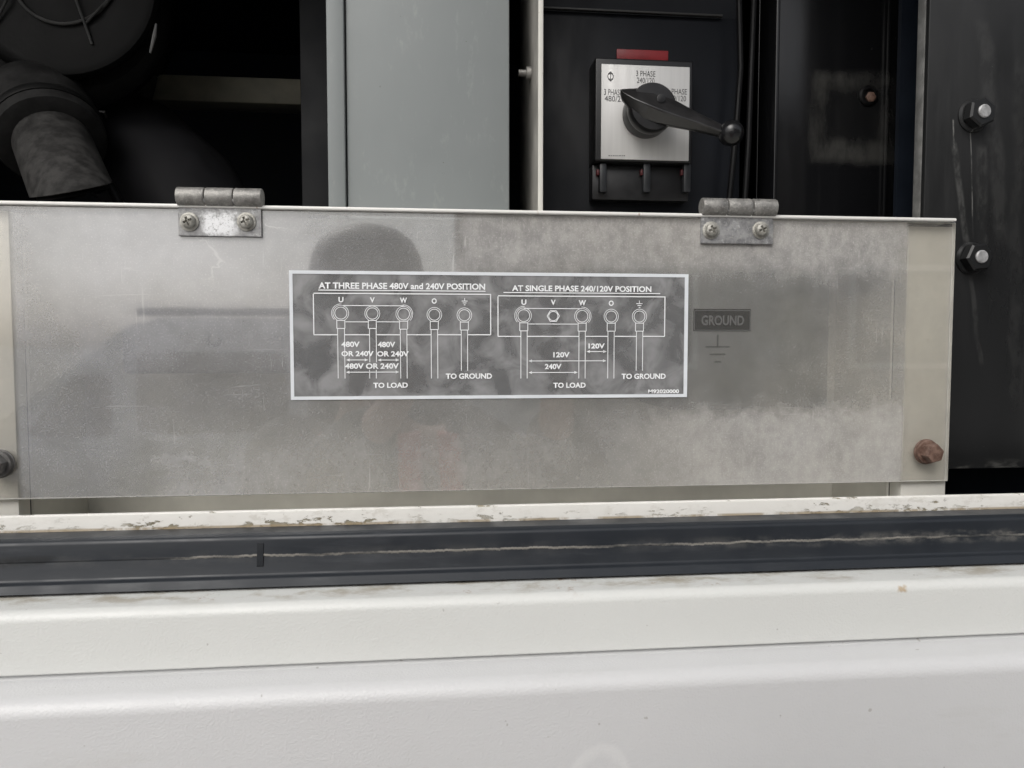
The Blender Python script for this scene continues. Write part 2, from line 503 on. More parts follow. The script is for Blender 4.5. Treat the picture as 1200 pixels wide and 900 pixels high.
prof = fillet([(-.021, zf0 - .004), (-.0212, zf1), (-.0176, zf1), (-.0176, zf0 - .03), (-.021, zf0 - .03)], [0, .0008, .0008, 0, 0], 3)
bmf.prism(prof, XA, XB, 60)
bmf.build('flange', M_FLANGE, H)
# shell of the bay, most of it out of the picture
ZR = .52
M_SHELL = plain('shell_paint', (.30, .30, .29), .5, 0, .05, 10)
M_BAY = plain('bay_dark_paint', (.008, .011, .017), .5, 0, .3, 12)
MB().box(XA, XB, -.085, .95, ZR, ZR + .02, .004).build('roof_panel', M_SHELL, H)
MB().box(XA, XB, -.085, -.070, .43, ZR - .002, .003).build('header', M_SHELL, H)
MB().box(XA + .022, XB - .022, -.05, .928, ZR - .008, ZR - .003).build('added_roof_dark_sheet', M_BAY, H)  # black sheet added so the roof underside stays dark
MB().box(XA, XA + .02, -.060, .95, -1.52, ZR - .002).build('side_wall', M_SHELL, H)
MB().box(XB - .02, XB, -.060, .95, -1.52, ZR - .002).build('side_wall', M_SHELL, H)
MB().box(XA + .022, XB - .022, .93, .95, -1.52, ZR - .002).build('back_wall', M_BAY, H)
MB().box(XA + .022, XB - .022, -.012, .928, -.42, -.40).build('bay_floor', M_BAY, H)
MB().box(XA + .01, XB - .01, -.045, -.021, -1.61, -1.522).build('base_rail', M_BAY, H)
# slim inner white plate behind the flange
# ------------------------------------------------------------------ rubber door seal
S = thing('door_seal', (0, -.035, zt), 'dark grey rubber door seal running along the sill with a dirt line in its crease', 'rubber seal')
zz = lambda row, y: P(600, row, y).z
sp = [(-.0216, zz(610, -.0216)), (-.0335, zz(617, -.0335)), (-.0372, zz(622, -.0372)), (-.0384, zz(643, -.0384)), (-.0381, zz(644, -.0381)),
      (-.0402, zz(665, -.0402)), (-.0426, zz(668.5, -.0426)), (-.0458, zz(679, -.0458)),
      (-.0460, zt + .0021), (-.0216, zt + .0022)]
sp = fillet(sp, [.0008, .002, .003, .0012, .0008, .0030, .0024, .0024, .0003, 0], 6)
MB().prism(sp, XA + .001, XB - .001, 60).build('strip', M_RUBBER, S, 50)
jx = P(305, 642, -.038).x
jp = [(-.0381, zz(629, -.0381)), (-.0389, zz(644, -.0389)), (-.0398, zz(655, -.0398)), (-.0360, zz(655, -.036)), (-.0360, zz(629, -.036))]
MB().prism(fillet(jp, [.0003, .0003, .0003, 0, 0], 3), jx - .0016, jx + .0016).build('joint', plain('joint_rubber', (.016, .018, .021), .5), S)

# ------------------------------------------------------------------ terminal box with its frame
T = thing('terminal_box', (0, .04, zf0), 'recessed cream painted terminal box with flat frame behind the clear cover', 'terminal box')
YF = .0040                               # frame face, just behind the sheet
zrail = P(600, 251, -.001).z             # top of the sheet
zbot = -.115
xr_in, xr_out = P(1056, 560, YF).x, P(1108, 570, YF).x
xl_in, xl_out = P(22, 590, YF).x, P(-48, 590, YF).x
YB = .082
MB().box(xr_in, xr_out, YF, .016, zbot, zrail - .002, .0006).build('stile', M_FRAMEW, T)
MB().box(xl_out, xl_in, YF, .016, zbot, zrail - .002, .0006).build('stile', M_FRAMEW, T)
MB().box(xl_in, xl_in + .0015, .0165, YB, zbot, zrail - .004).build('side_plate', M_INNER, T)
MB().box(xr_in - .0015, xr_in, .0165, YB, zbot, zrail - .004).build('side_plate', M_INNER, T)
MB().box(xl_out, xr_out, YB + .0005, YB + .003, zbot, zrail - .004).build('back_plate', M_INNER, T)
MB().box(xl_out, xr_out, .0165, YB + .003, zrail - .0035, zrail - .0015).build('top_plate', M_INNER, T)
MB().box(xl_in + .002, xr_in - .002, .010, YB, zbot - .002, zbot).build('floor_plate', M_INNER, T)
rail = MB()
xr_end = P(1121, 265, -.003).x
rail.box(xl_out - .03, xr_end, -.0032, .0158, zrail + .0002, zrail + .0021, .0007, 2)
rail.build('top_rail', M_RAIL, T)
# insulating board with the bus terminals, read dimly through the sheet
YT = .030
x0, x1, z0, z1 = rect(142, 368, 800, 437, YT)
TB = thing('terminal_board', ((x0 + x1) / 2, YT, z0), 'long dark terminal board inside the box behind the wiring label', 'terminal board')
M_BOARD = plain('board_laminate', (.20, .20, .205), .45, 0, .2, 60)
MB().box(x0, x1, YT, YT + .02, z0, z1, .003, 3).build('board', M_BOARD, TB)
MB().box(x0, x1, YT - .004, YT + .018, z1 + .0003, z1 + .0065, .0028, 4).build('top_shadow', plain('shadow_black', (.02, .02, .021), .6), TB)  # dark bar standing in for the shadow along the board top
MB().box(x0 + .01, x1 - .01, YT + .021, YB, z0 + .008, z1 - .008, .001).build('standoff', M_INNER, TB)
M_BRASS = plain('tinned_brass', (.45, .42, .36), .35, .8, .2, 200)
M_CABLE = plain('cable_jacket', (.005, .005, .0055), .5, 0, .2, 90)
for k, px in enumerate((400, 460, 520, 580, 640)):
    c = P(px, 385, YT); c.y = YT - .0005
    st = MB().lathe([(.0085, 0), (.0085, .006), (.0075, .007)], c, n=6).build('terminal_nut', M_BRASS, TB)
    MB().lathe([(.0045, .0072), (.0045, .011), (.0038, .012)], c, n=16).build('stud', M_BRASS, st)

# marks inside the box
def text_bm(s, bold=0.0, font=None):
    cu = bpy.data.curves.new('t', 'FONT'); cu.body = s; cu.align_x = 'LEFT'
    if FONT: cu.font = FONT
    cu.offset = bold; cu.resolution_u = 3; cu.fill_mode = 'FRONT'
    o = bpy.data.objects.new('t', cu); C.objects.link(o)
    me = bpy.data.meshes.new_from_object(o.evaluated_get(bpy.context.evaluated_depsgraph_get()))
    bpy.data.objects.remove(o); bpy.data.curves.remove(cu)
    return me
FONT = None
def put_text(mb, s, px0, px1, py0, py1, y, bold=.012):
    """lettering fitted between pixel bounds on the plane y"""
    me = text_bm(s, bold)
    xs = [v.co.x for v in me.vertices]; ys = [v.co.y for v in me.vertices]
    ax, bx, ay, by = min(xs), max(xs), min(ys), max(ys)
    x0, x1, z0, z1 = rect(px0, py0, px1, py1, y)
    for v in me.vertices:
        v.co = Vector((x0 + (v.co.x - ax) / (bx - ax) * (x1 - x0), y, z0 + (v.co.y - ay) / (by - ay) * (z1 - z0)))
    mb.bm.from_mesh(me); bpy.data.meshes.remove(me)
def seg(mb, px0, py0, px1, py1, y, wpx=1.0):
    """a printed stroke between two pixels; level or plumb where nearly so"""
    a, b = P(px0, py0, y), P(px1, py1, y)
    if abs(px0 - px1) < .5: a.x = b.x = (a.x + b.x) / 2
    if abs(py0 - py1) < .5:
        m = P((px0 + px1) / 2, (py0 + py1) / 2, y).z; a.z = b.z = m
    d = (b - a).normalized(); n = Vector((-d.z, 0, d.x)) * (wpx * .00025)
    mb.quad(a - n, b - n, b + n, a + n)
def ring(mb, px, py, r, y, wpx=1.0, n=28, a0=0, a1=360):
    c = P(px, py, y); k0 = .0005 * (1 if y > -.01 else .97)
    r *= P(px + 1, py, y).x - P(px, py, y).x
    h = wpx * .00025
    full = (a1 - a0) >= 360
    A = [R(a0 + (a1 - a0) * i / n) for i in range(n + 1)]
    for p, q in zip(A, A[1:]):
        f = lambda t, rr: Vector((c.x + rr * math.cos(t), y, c.z + rr * math.sin(t)))
        mb.quad(f(p, r - h), f(q, r - h), f(q, r + h), f(p, r + h))
def arrow(mb, px0, px1, py, y):
    seg(mb, px0 + 2, py, px1 - 2, py, y, .9)
    z = P((px0 + px1) / 2, py, y).z
    for px, s in ((px0, 1), (px1, -1)):
        x = P(px, py, y).x
        mb.bm.faces.new([mb.bm.verts.new(p) for p in (Vector((x, y, z)), Vector((x + s * .0020, y, z - .00085)), Vector((x + s * .0020, y, z + .00085)))])
def ground_sym(mb, px, py0, py1, y, wpx=.9, half=4.5, k=3):
    seg(mb, px, py0, px, py0 + (py1 - py0) * .45, y, wpx)
    for i in range(k):
        yy = py0 + (py1 - py0) * (.45 + .55 * i / (k - 1)) if k > 1 else (py0 + py1) / 2
        hh = half * (1 - .36 * i)
        seg(mb, px - hh, yy, px + hh, yy, y, wpx)

YM = YF + .0015
xb0, xb1, zb0, zb1 = rect(784, 318, 972, 480, .014)
GB = MB().box(xb0, xb1, .014, YB, zb0, zb1, .002).build('ground_block', plain('ground_block_paint', (.16, .165, .15), .5, 0, .15, 40))
tag(GB, 'dull olive grey block inside the box, behind the GROUND label', 'block')
c = P(250, 395, YT - .003)
UP = thing('terminal_marker', c, 'embossed letter U marker on the terminal board behind the cover', 'marker')
m = MB(); put_text(m, 'U', 241, 260, 382, 407, YT - .0012, .02); 
uo = m.build('lettering', plain('marker_print', (.012, .012, .013), .5), UP, 0)
x0, x1, z0, z1 = rect(205, 376, 330, 412, YT - .0005)
MB().box(x0, x1, YT - .0008, YT - .0001, z0, z1).build('tag_strip', plain('tag_grey', (.25, .25, .255), .5), UP)

# ------------------------------------------------------------------ clear cover sheet
x0, x1 = P(-52, 420).x, P(1115.5, 420).x
z0, z1 = P(600, 574).z, zrail - .0001
A = thing('acrylic_cover', ((x0 + x1) / 2, .0015, z0), 'scratched and clouded clear acrylic cover sheet hanging from two hinges', 'cover sheet')
b = MB().box(x0, x1, 0, .003, z0, z1, .0003, 1)
sh = b.build('sheet', [M_SHEET, M_CLEAR, M_EDGE], A, 0)
for p in sh.data.polygons:
    n = p.normal
    p.material_index = 0 if n.y < -.9 else 1 if n.y > .9 else 2

# ------------------------------------------------------------------ wiring label
YS = -.0006
x0, x1, z0, z1 = rect(339.8, 319, 806, 467, YS)
L = thing('wiring_label', ((x0 + x1) / 2, 0, z0), 'white bordered wiring diagram label with two terminal drawings stuck on the clear cover', 'label')
MB().box(x0, x1, -.0004, -.0001, z0, z1).build('film', M_FILM, L, 0)
YP = -.0007
bw = .0019
m = MB()
for a in ((x0, x1, z0, z0 + bw), (x0, x1, z1 - bw, z1), (x0, x0 + bw, z0 + bw, z1 - bw), (x1 - bw * 1.15, x1, z0 + bw, z1 - bw)):
    m.box(a[0], a[1], -.00065, -.0004, a[2], a[3])
m.build('border', M_BORDER, L, 0)
BD = .035
TX = [('AT THREE PHASE 480V and 240V POSITION', 373.3, 568.6, 331.5, 339), ('U', 396.6, 402.6, 348, 354.4), ('V', 433.4, 439.2, 348.4, 354.6), ('W', 468.6, 477, 348.8, 355),
      ('O', 505.8, 511.8, 349.5, 356), ('480V', 400, 421.5, 400.2, 406.8), ('480V', 442.7, 463.3, 400.4, 407), ('OR 240V', 400, 437.9, 411.3, 417.6),
      ('OR 240V', 441.8, 479.1, 411.5, 417.8), ('480V OR 240V', 404.3, 467.4, 425.7, 432.3), ('TO LOAD', 437.5, 478, 448.3, 454.6), ('TO GROUND', 522.4, 576.6, 437.5, 444),
      ('AT SINGLE PHASE 240/120V POSITION', 600, 763.4, 334.8, 341.8), ('U', 611, 616.9, 351, 357.3), ('V', 645.6, 651.2, 351.3, 357.5), ('W', 678.2, 686.7, 351.7, 358),
      ('O', 713.3, 719.2, 352.1, 358.6), ('120V', 689.6, 708.7, 402.4, 408.5), ('120V', 648.4, 667.5, 412.6, 418.9), ('240V', 638.5, 658, 426.4, 432.7),
      ('TO LOAD', 648.4, 686.4, 448.3, 454.6), ('TO GROUND', 728.4, 780.2, 437.7, 444.2), ('M92020000', 759.6, 795.8, 456.3, 461)]
for tx in TX:
    m = MB(); put_text(m, *tx, YP - .00006, BD if len(tx[0]) < 30 else .030)
    m.build('lettering', M_WPRINT, L, 0)
def diagram(title, box_, circ, sleeves_dy, buses, cables, hexn=None):
    m = MB()
    seg(m, *title, YP, 1.1)
    bx0, by0, bx1, by1 = box_
    seg(m, bx0, by0, bx1, by0, YP, 1.2); seg(m, bx0, by0, bx0, by1, YP, 1.2); seg(m, bx1, by0, bx1, by1, YP, 1.2)
    xs = [bx0] + [v for c_ in cables for v in (c_[0], c_[1])] + [bx1]
    for i in range(0, len(xs), 2): seg(m, xs[i], by1, xs[i + 1], by1, YP, 1.2)
    m.build('outline', M_WPRINT, L, 0)
    for (cx, cy, r, lug) in circ:
        m = MB()
        ring(m, cx, cy, r - 1.9, YP, .75)
        if lug:
            ring(m, cx, cy, r + .2, YP, .65, 28, -60, 240)
            for s in (-1, 1): seg(m, cx + s * 4.7, cy + r - .8, cx + s * 4.7, cy + r + 9, YP, .9)
            seg(m, cx - 4.7, cy + r - .4, cx + 4.7, cy + r - .4, YP, .9); seg(m, cx - 4.7, cy + r + 9, cx + 4.7, cy + r + 9, YP, .9)
        else:
            for k in range(6):
                a, b_ = R(60 * k), R(60 * k + 60)
                seg(m, cx + r * math.cos(a), cy + r * math.sin(a), cx + r * math.cos(b_), cy + r * math.sin(b_), YP, .9)
        m.build('terminal_drawing', M_WPRINT, L, 0)
    m = MB()
    cu, cw = circ[0], circ[2]
    seg(m, cu[0], buses[0], cw[0], buses[0] + .4, YP, .9)
    lx = [c_[0] for c_ in circ[:3] if c_[3]]
    for a, b_ in zip(lx, lx[1:]): seg(m, a + 5.4, buses[1], b_ - 5.4, buses[1] + .3, YP, .9)
    ring(m, cu[0], cu[1], cu[2] + 1.9, YP, .6, 14, 85, 225); ring(m, cw[0], cw[1], cw[2] + 1.9, YP, .6, 14, -45, 95)
    m.build('link_bar_drawing', M_WPRINT, L, 0)
    for c_ in cables:
        m = MB()
        for x in c_[:2]:
            for (r0, r1) in c_[2]: seg(m, x, r0, x, r1, YP, .85)
        m.build('cable_drawing', M_WPRINT, L, 0)
diagram((373, 340.6, 569, 340.6), (367.5, 344.3, 575, 392.3),
        [(399.4, 366.9, 9, 1), (436.3, 367.4, 8.6, 1), (473, 368, 8.8, 1), (509, 368.8, 8.4, 1), (544.2, 369.4, 8.4, 1)], 0, (358, 377),
        [(396, 404, [(385, 443.5)]), (433.2, 441, [(385, 424.5), (433.5, 443.5)]), (469.4, 477, [(386, 443.5)]),
         (505.4, 513, [(386, 443.5)]), (540.6, 548, [(387, 434.5)])])
diagram((590, 343.4, 773.7, 343.4), (583.6, 347.3, 779, 394.2),
        [(613.8, 369.9, 8.8, 1), (648.4, 370.4, 7.2, 0), (682.2, 370.5, 8.6, 1), (716.3, 370.9, 8.2, 1), (749.4, 370.9, 8.2, 1)], 0, (361.4, 379.6),
        [(610.4, 617.8, [(388, 443.5)]), (678.4, 685.8, [(388, 443.5)]), (712.3, 719.6, [(388, 443.5)]), (745.7, 753.1, [(388, 434.5)])])
for a in ((405.6, 431.5, 421.8), (442.6, 467.8, 421.9), (405.4, 467.8, 436.1), (687.4, 710.8, 412), (619.4, 710.4, 422.9), (619.4, 677, 436.5)):
    m = MB(); arrow(m, *a, YP); m.build('arrow', M_WPRINT, L, 0)
m = MB(); ground_sym(m, 544.5, 349.2, 357.2, YP, .9, 3.4); m.build('ground_symbol', M_WPRINT, L, 0); m = MB(); ground_sym(m, 749.4, 352.3, 360.3, YP, .9, 3.6)
m.build('ground_symbol', M_WPRINT, L, 0)

# ------------------------------------------------------------------ faded ground label
x0, x1, z0, z1 = rect(813, 362, 880, 388, YS)
GL = thing('ground_label', ((x0 + x1) / 2, 0, z0), 'small faded dark label reading GROUND on the cover beside the wiring label', 'label')
MB().box(x0, x1, -.0003, -.0001, z0, z1).build('film', clear_mat('faded_dark_film', (.80, .80, .80), .27, (.12, .118, .114), .2), GL, 0)
M_FADE = clear_mat('faded_grey_print', (.8, .8, .8), .45, (.27, .27, .265), .3)
m = MB(); put_text(m, 'GROUND', 822, 872, 369.5, 381.5, -.0005, .028); m.build('lettering', M_FADE, GL, 0)
m = MB()
for a in ((814, 364, 879, 364), (814, 387, 879, 387), (814, 364, 814, 387), (879, 364, 879, 387)): seg(m, *a, -.0005, .8)
m.build('outline', M_FADE, GL, 0)
m = MB(); ground_sym(m, 841, 392, 424, -.0003, 2.0, 14); m.build('ground_symbol', clear_mat('faded_black_print', (.86, .86, .86), .17, (.09, .09, .085), .3), GL, 0)

# ------------------------------------------------------------------ hinges
def dome(mb, c, R0, h, slot, rot=0.3, n=32):
    """phillips pan head facing -y"""
    rings = [(1.0, 0.0), (1.0, .35), (.93, .62), (.80, .80), (.64, .91), (.50, .955), (.40, .975), (.30, .99), (.2, 1), (.1, 1.0)]
    out = []
    for rr, hh in rings:
        row = []
        for k in range(n):
            a = 2 * math.pi * k / n
            u, v = rr * math.cos(a), rr * math.sin(a)
            up, vp = u * math.cos(rot) + v * math.sin(rot), -u * math.sin(rot) + v * math.cos(rot)
            cut = .45 if (rr < .52 and min(abs(up), abs(vp)) < slot) else 0
            row.append(Vector((c.x + u * R0, c.y - h * (hh - cut), c.z + v * R0)))
        out.append(row)
    mb.loft(out, True, True, True)
def hinge():
    x0, x1 = P(207, 235, -.003).x, P(308, 235, -.003).x
    rad = .0052
    zc = zrail + .0062
    yc = -.0020
    base = Vector(((x0 + x1) / 2, 0, zrail))
    h = thing('butt_hinge', base, 'dark knuckled steel hinge with a white flaking patch, above the plain end of the cover', 'hinge', 'hinges carrying the clear cover')
    wk = (x1 - x0) / 3
    for k in range(3):
        a, b_ = x0 + wk * k + .00012, x0 + wk * (k + 1) - .00012
        MB().lathe([(rad * .84, 0), (rad * .97, .0003), (rad, .0008), (rad, b_ - a - .0008), (rad * .97, b_ - a - .0003), (rad * .84, b_ - a)], (a, yc, zc), (1, 0, 0), 28).build('knuckle', M_GALV, h)
    MB().lathe([(rad * .6, 0), (rad * .6, x1 - x0 - .001)], (x0 + .0005, yc, zc), (1, 0, 0), 16).build('pin', M_DULLSTEEL, h)
    lx0, lx1 = P(209, 262, -.002).x, P(306, 262, -.002).x
    lz0 = P(257, 277, -.002).z
    # bent plate: flat leaf, then the curl up to the barrel
    pr = [(-.0006, lz0), (-.0021, lz0), (-.0021, zrail + .0012), (-.0060, zrail + .0032), (-.0064, zrail + .0046), (-.0046, zrail + .0046), (-.0033, zrail + .0036), (-.0034, zrail + .0022), (-.0006, zrail + .0002)]
    MB().prism(fillet(pr, [.0004, .0004, .0014, .001, 0, 0, 0, 0, 0], 4), lx0, lx1, 1).build('leaf', leaf_mat('leaf_zinc', (238, 250, 276, 275), (.86, .87, .88)), h)
    for px in (222, 289):
        c = P(px, 260, -.0022); c.y = -.0021
        s = MB(); dome(s, Vector((c.x, -.0030, c.z)), .0039, .0030, .13, .35)
        so = s.build('screw', M_SCREW, h, 50)
        MB().lathe([(.0052, 0), (.0052, .0007), (.0047, .0010), (.0030, .0010)], c, n=28).build('washer', M_SCREW, so)
    return h, base
h1, base = hinge()
hx = P(866, 250, -.003).x
h2 = dup(h1, Vector((hx, 0, zrail)), 'paler weathered hinge with worn bare leaf, above the GROUND plate end of the cover')

# ------------------------------------------------------------------ rusty cover bolts
def cover_bolt(px, py, mat, label):
    c = P(px, py, 0); c.y = -.0004
    o = thing('cover_bolt', c, label, 'bolt', 'hex bolts holding the cover to its frame')
    MB().lathe([(.0079, 0), (.0080, .0008), (.0076, .0012), (.004, .0012)], c, n=28).build('washer', mat, o)
    MB().lathe([(.0072, .0012), (.0074, .0020), (.0072, .0034), (.004, .0036)], c, n=28).build('collar', mat, o)
    MB().lathe([(.0055, .0034), (.0060, .0038), (.0061, .0088), (.0054, .0098), (.0046, .0100)], c, n=6, twist=.25).build('head', mat, o, 20)
    return o
cover_bolt(1084, 529, M_RUST, 'rusty brown hex bolt at the lower corner of the cover, right of the GROUND plate')
cover_bolt(1, 543, M_DULLSTEEL, 'dull grey hex bolt at the far left edge of the cover, cut by the frame')

# ------------------------------------------------------------------ grey duct column
YC = .035
x0, x1, _, _ = rect(406, 0, 597, 245, YC)
K = thing('duct_column', ((x0 + x1) / 2, YC, zrail), 'tall grey-green painted sheet metal column behind the cover', 'metal column')
def col_paint():
    t = NT('grey_green_enamel')
    c = t.mix(t.noise(26, 6, .65, (1, 1, .35)), (.228, .248, .248), (.272, .290, .288))
    c = t.mix(t.mul(t.ramp(t.noise(130, 5, .7, (1, 1, .4)), .56, .75), .25), c, (.44, .46, .44))
    c = t.mix(t.mul(t.ramp(t.noise(250, 3, .6), .74, .77), .7), c, (.10, .10, .09))
    t.set(c, t.ramp(t.noise(50, 4), .3, .7, .40, .55)); t.bump(t.noise(20, 3), .06, .004)
    return t.m
M_COL = col_paint()
MB().box(x0, x1, YC, YC + .16, zrail + .0024, ZR - .004, .0012).build('front_panel', M_COL, K)
xa = P(383.5, 120, YC - .002).x
MB().box(xa, x0 - .0008, YC - .003, YC + .16, zrail + .0024, ZR - .004, .0010).build('edge_flange', M_COL, K)

# ------------------------------------------------------------------ white partition plate
YW = .020
xw0, xw1 = P(630.5, 120, YW).x, P(636, 120, YW).x
W = thing('partition_plate', (xw0, YW, zrail), 'upright thin white divider plate between grey column and switch bay', 'divider plate')
MB().box(xw0, xw1, YW, .1175, zrail + .0024, ZR - .004, .0004).build('plate', plain('divider_shaded_paint', (.33, .32, .295), .55, 0, .2, 30), W)  # side face of the white plate, its shade put into a darker colour
MB().box(xw0 - .0001, xw1 + .0001, YW - .0016, YW - .0001, zrail + .0024, ZR - .004, .0005).build('front_edge', M_FRAMEW, W)
c = P(621, 86, .055); c.x = xw0 - .0001
MB().lathe([(.0042, 0), (.0042, .003), (.0022, .0031), (.0022, .0075), (.002, .008)], c, (-1, 0, 0), 12).build('bolt', M_GALV, W)

# ------------------------------------------------------------------ switch bay
YK = .118
def bay_extra(t, c):
    x0, x1, z0, z1 = rect(652, 90, 690, 190, YK)
    return t.mix(t.mul(t.box(x0, x1, z0, z1, .015, .03, 30), .5), c, (.035, .034, .034))
M_BAYPLATE = black_panel('bay_plate_paint', (.0080, .0090, .0115), .42, False, bay_extra)
x0, x1 = xw1 + .0004, P(868, 130, YK).x
BP = thing('switch_plate', ((x0 + x1) / 2, YK, -.40), 'flat black mounting plate behind the selector switch', 'mounting plate')
MB().box(x0, x1, YK, YK + .003, -.398, P(750, 17, YK).z, .0008).build('plate', M_BAYPLATE, BP)
MB().box(x0, P(845, 30, YK).x, YK - .004, YK - .0005, P(750, 17, YK).z - .0005, P(750, 15, YK).z, .0006).build('top_strip', black_panel('strip_paint', (.03, .029, .028), .4), BP)
MB().box(x0, x1, YK + .004, YK + .007, P(750, 17, YK).z - .004, ZR - .004).build('upper_plate', M_BAYPLATE, BP)

Q = thing('selector_switch', P(756, 130, YK - .03), 'black selector switch with silver phase plate and lever handle', 'switch')
M_BLKPL = plain('black_plastic', (.012, .012, .013), .38, 0, .2, 120)
M_BLKGL = plain('glossy_black_plastic', (.010, .010, .011), .22, 0, .2, 120)
yb = YK - .021
x0, x1, z0, z1 = rect(697, 69, 812, 190, yb)
MB().box(x0, x1, yb, YK - .0004, z0, z1, .0015, 3).build('body', M_BLKPL, Q)
x0b, x1b, z0b, z1b = rect(697, 190, 812, 232, yb)
MB().box(x0b, x1b, yb + .009, YK - .0006, z0b, z0 - .0003, .001).build('terminal_shroud', M_BLKPL, Q)
def brushed():
    t = NT('brushed_aluminium')
    c = t.mix(t.noise(300, 3, .6, (1, 1, .03)), (.60, .595, .58), (.74, .735, .72))
    t.set(c, t.ramp(t.noise(200, 3, .5, (1, 1, .05)), .3, .7, .42, .55), .35)
    return t.m
yp = yb - .0012
px_, qx_, pz_, qz_ = rect(704.5, 76.5, 808, 187.5, yp)
fp = MB().box(px_, qx_, yp, yb - .0001, pz_, qz_, .0005, 2)
face = fp.build('face_plate', brushed(), Q)
M_DKPRINT = plain('black_print', (.09, .09, .092), .5)
ylt = yp - .0002
for tx in (('3 PHASE', 745.5, 768, 83, 89.5), ('240/120', 746.5, 767, 91, 97.5), ('3 PHASE', 708, 729, 104.5, 111.5), ('480/277', 708.6, 736, 112.5, 119),
           ('1 PHASE', 783, 805, 104, 110.5), ('240/120', 782, 804, 112, 118.5)):
    m = MB(); put_text(m, *tx, ylt, .0); m.build('lettering', M_DKPRINT, face, 0)
m = MB(); ring(m, 715.5, 89.5, 3.3, ylt, 1, 20); seg(m, 715.5, 84.2, 715.5, 95, ylt, 1)
for s in (-1, 1):
    for q in (-1, 1): seg(m, 715.5, 89.5 + s * 5.6, 715.5 + q * 2.6, 89.5 + s * 3, ylt, .9)
m.build('emblem', M_DKPRINT, face, 0)
m = MB()
xx = 713
for wd in (3, 2, 3, 2.4, 2, 3, 2.2, 2.6):
    seg(m, xx, 182.4, xx + wd - .7, 182.4, ylt, 1.3); xx += wd
m.build('small_print', plain('faint_print', (.20, .20, .20), .5), face, 0)
# knob: skirt, cap and the ridged lever ending in a ball
c = P(756, 135, yp); c.y = yp - .0002
MB().lathe([(.0168, 0), (.0172, .002), (.0166, .010), (.0160, .013), (.010, .0132)], c, n=48).build('knob', M_BLKPL, Q)
cc = P(755.5, 136.5, yp - .001); cc.y = c.y
MB().lathe([(.0150, .0134), (.0166, .0142), (.0170, .0165), (.0168, .0215), (.0156, .0236), (.006, .0242)], cc, n=48).build('hub', M_BLKPL, Q)
yh = c.y - .0230
h0 = P(757, 120.5, yh); h1_ = P(842, 151, yh - .006); bl = P(856.5, 156, yh - .007)
dv = (h1_ - h0); dn = dv.normalized(); up = Vector((0, -1, 0)); sd_ = dn.cross(up).normalized(); up = sd_.cross(dn)
if sd_.z < 0: sd_ = -sd_
M_LEVER = plain('satin_lever_plastic', (.020, .0195, .020), .34, 0, .2, 120)
M_LEVER.node_tree.nodes['Principled BSDF'].inputs['Specular IOR Level'].default_value = .9
rings = []
for f, wt, wb, th, sh_ in ((-.36, .0006, .0012, .0016, .0024), (-.31, .0014, .0040, .0030, .0012), (-.16, .0030, .0082, .0060, .0002), (.04, .0040, .0108, .0074, 0), (.22, .0042, .0104, .0070, 0),
                       (.42, .0038, .0088, .0062, 0), (.70, .0030, .0064, .0052, 0), (1.0, .0026, .0046, .0042, 0), (1.12, .0022, .0036, .0036, 0)):
    o_ = h0 + dv * f
    pr = [(-wb, -.0030), (-wb, .0004), (-wb * .92, .0012), (-wt * 1.2, th), (-wt * .9, th + .0004), (wb * .42, th * .42), (wb * .56, th * .24), (wb * .92, -.0012), (wb, -.0020), (wb, -.0030)]
    rings.append([o_ + sd_ * (a + sh_) + up * b for a, b in pr])
lv = MB().loft(rings).build('lever', M_LEVER, Q, 30)
lb = lv.modifiers.new('bevel', 'BEVEL'); lb.width = .0006; lb.segments = 2; lb.limit_method = 'ANGLE'; lb.angle_limit = R(30)
sp_ = MB(); b_ = bmesh.new(); bmesh.ops.create_uvsphere(b_, u_segments=24, v_segments=16, radius=.0088); sp_.add(b_, Matrix.Translation(bl)); sp_.build('ball', M_BLKGL, Q, 80)
hole = h0 + dv * .16 + sd_ * .0042 + up * .0048
MB().lathe([(.0030, -.002), (.0030, .0004), (.0022, .0006)], hole, n=20).build('pivot_screw', M_BLKPL, Q)
M_RED = plain('red_plastic', (.24, .018, .022), .45, 0, .12, 90)
M_RED2 = plain('dull_red_plastic', (.085, .010, .012), .5)
M_GREYPL = plain('grey_plastic', (.022, .024, .027), .4, 0, .15, 90)
for px in (706, 757, 804):
    x0, x1, z0, z1 = rect(px - 4.2, 192, px + 4.2, 226, yb + .006)
    tl = MB().box(x0, x1, yb + .003, yb + .0088, z0, z1, .001).build('terminal_tab', M_GREYPL, Q)
    x0, x1, z0, z1 = rect(px - 8.5, 200, px - 4.6, 207, yb + .010)
    MB().box(x0, x1, yb + .005, yb + .0088, z0, z1, .0006).build('red_marker', M_RED2, tl)

x0, x1, z0, z1 = rect(722.5, 58.5, 783, 72, YK - .001)
rl = MB().box(x0, x1, YK - .0016, YK - .0003, z0, z1, .0006, 2).build('warning_strip', M_RED)
tag(rl, 'plain red strip stuck on the black plate just above the selector switch', 'label strip')

# two dark cables hanging beyond the switch
for i, (pts, lab) in enumerate((([(866, -10), (868, 80), (862, 160), (853, 250), (850, 300)], 'thin black cable hanging behind the switch lever ball, nearer the switch'),
                                ([(884, -10), (880, 90), (877, 170), (872, 250), (870, 300)], 'thin black cable hanging beyond the lever ball, nearer the glossy panel'))):
    m = MB().tube([P(px, py, .108 + .004 * i) for px, py in pts], .0022, 10)
    o = m.build('cable', M_CABLE); tag(o, lab, 'cable', 'cables beside the switch')

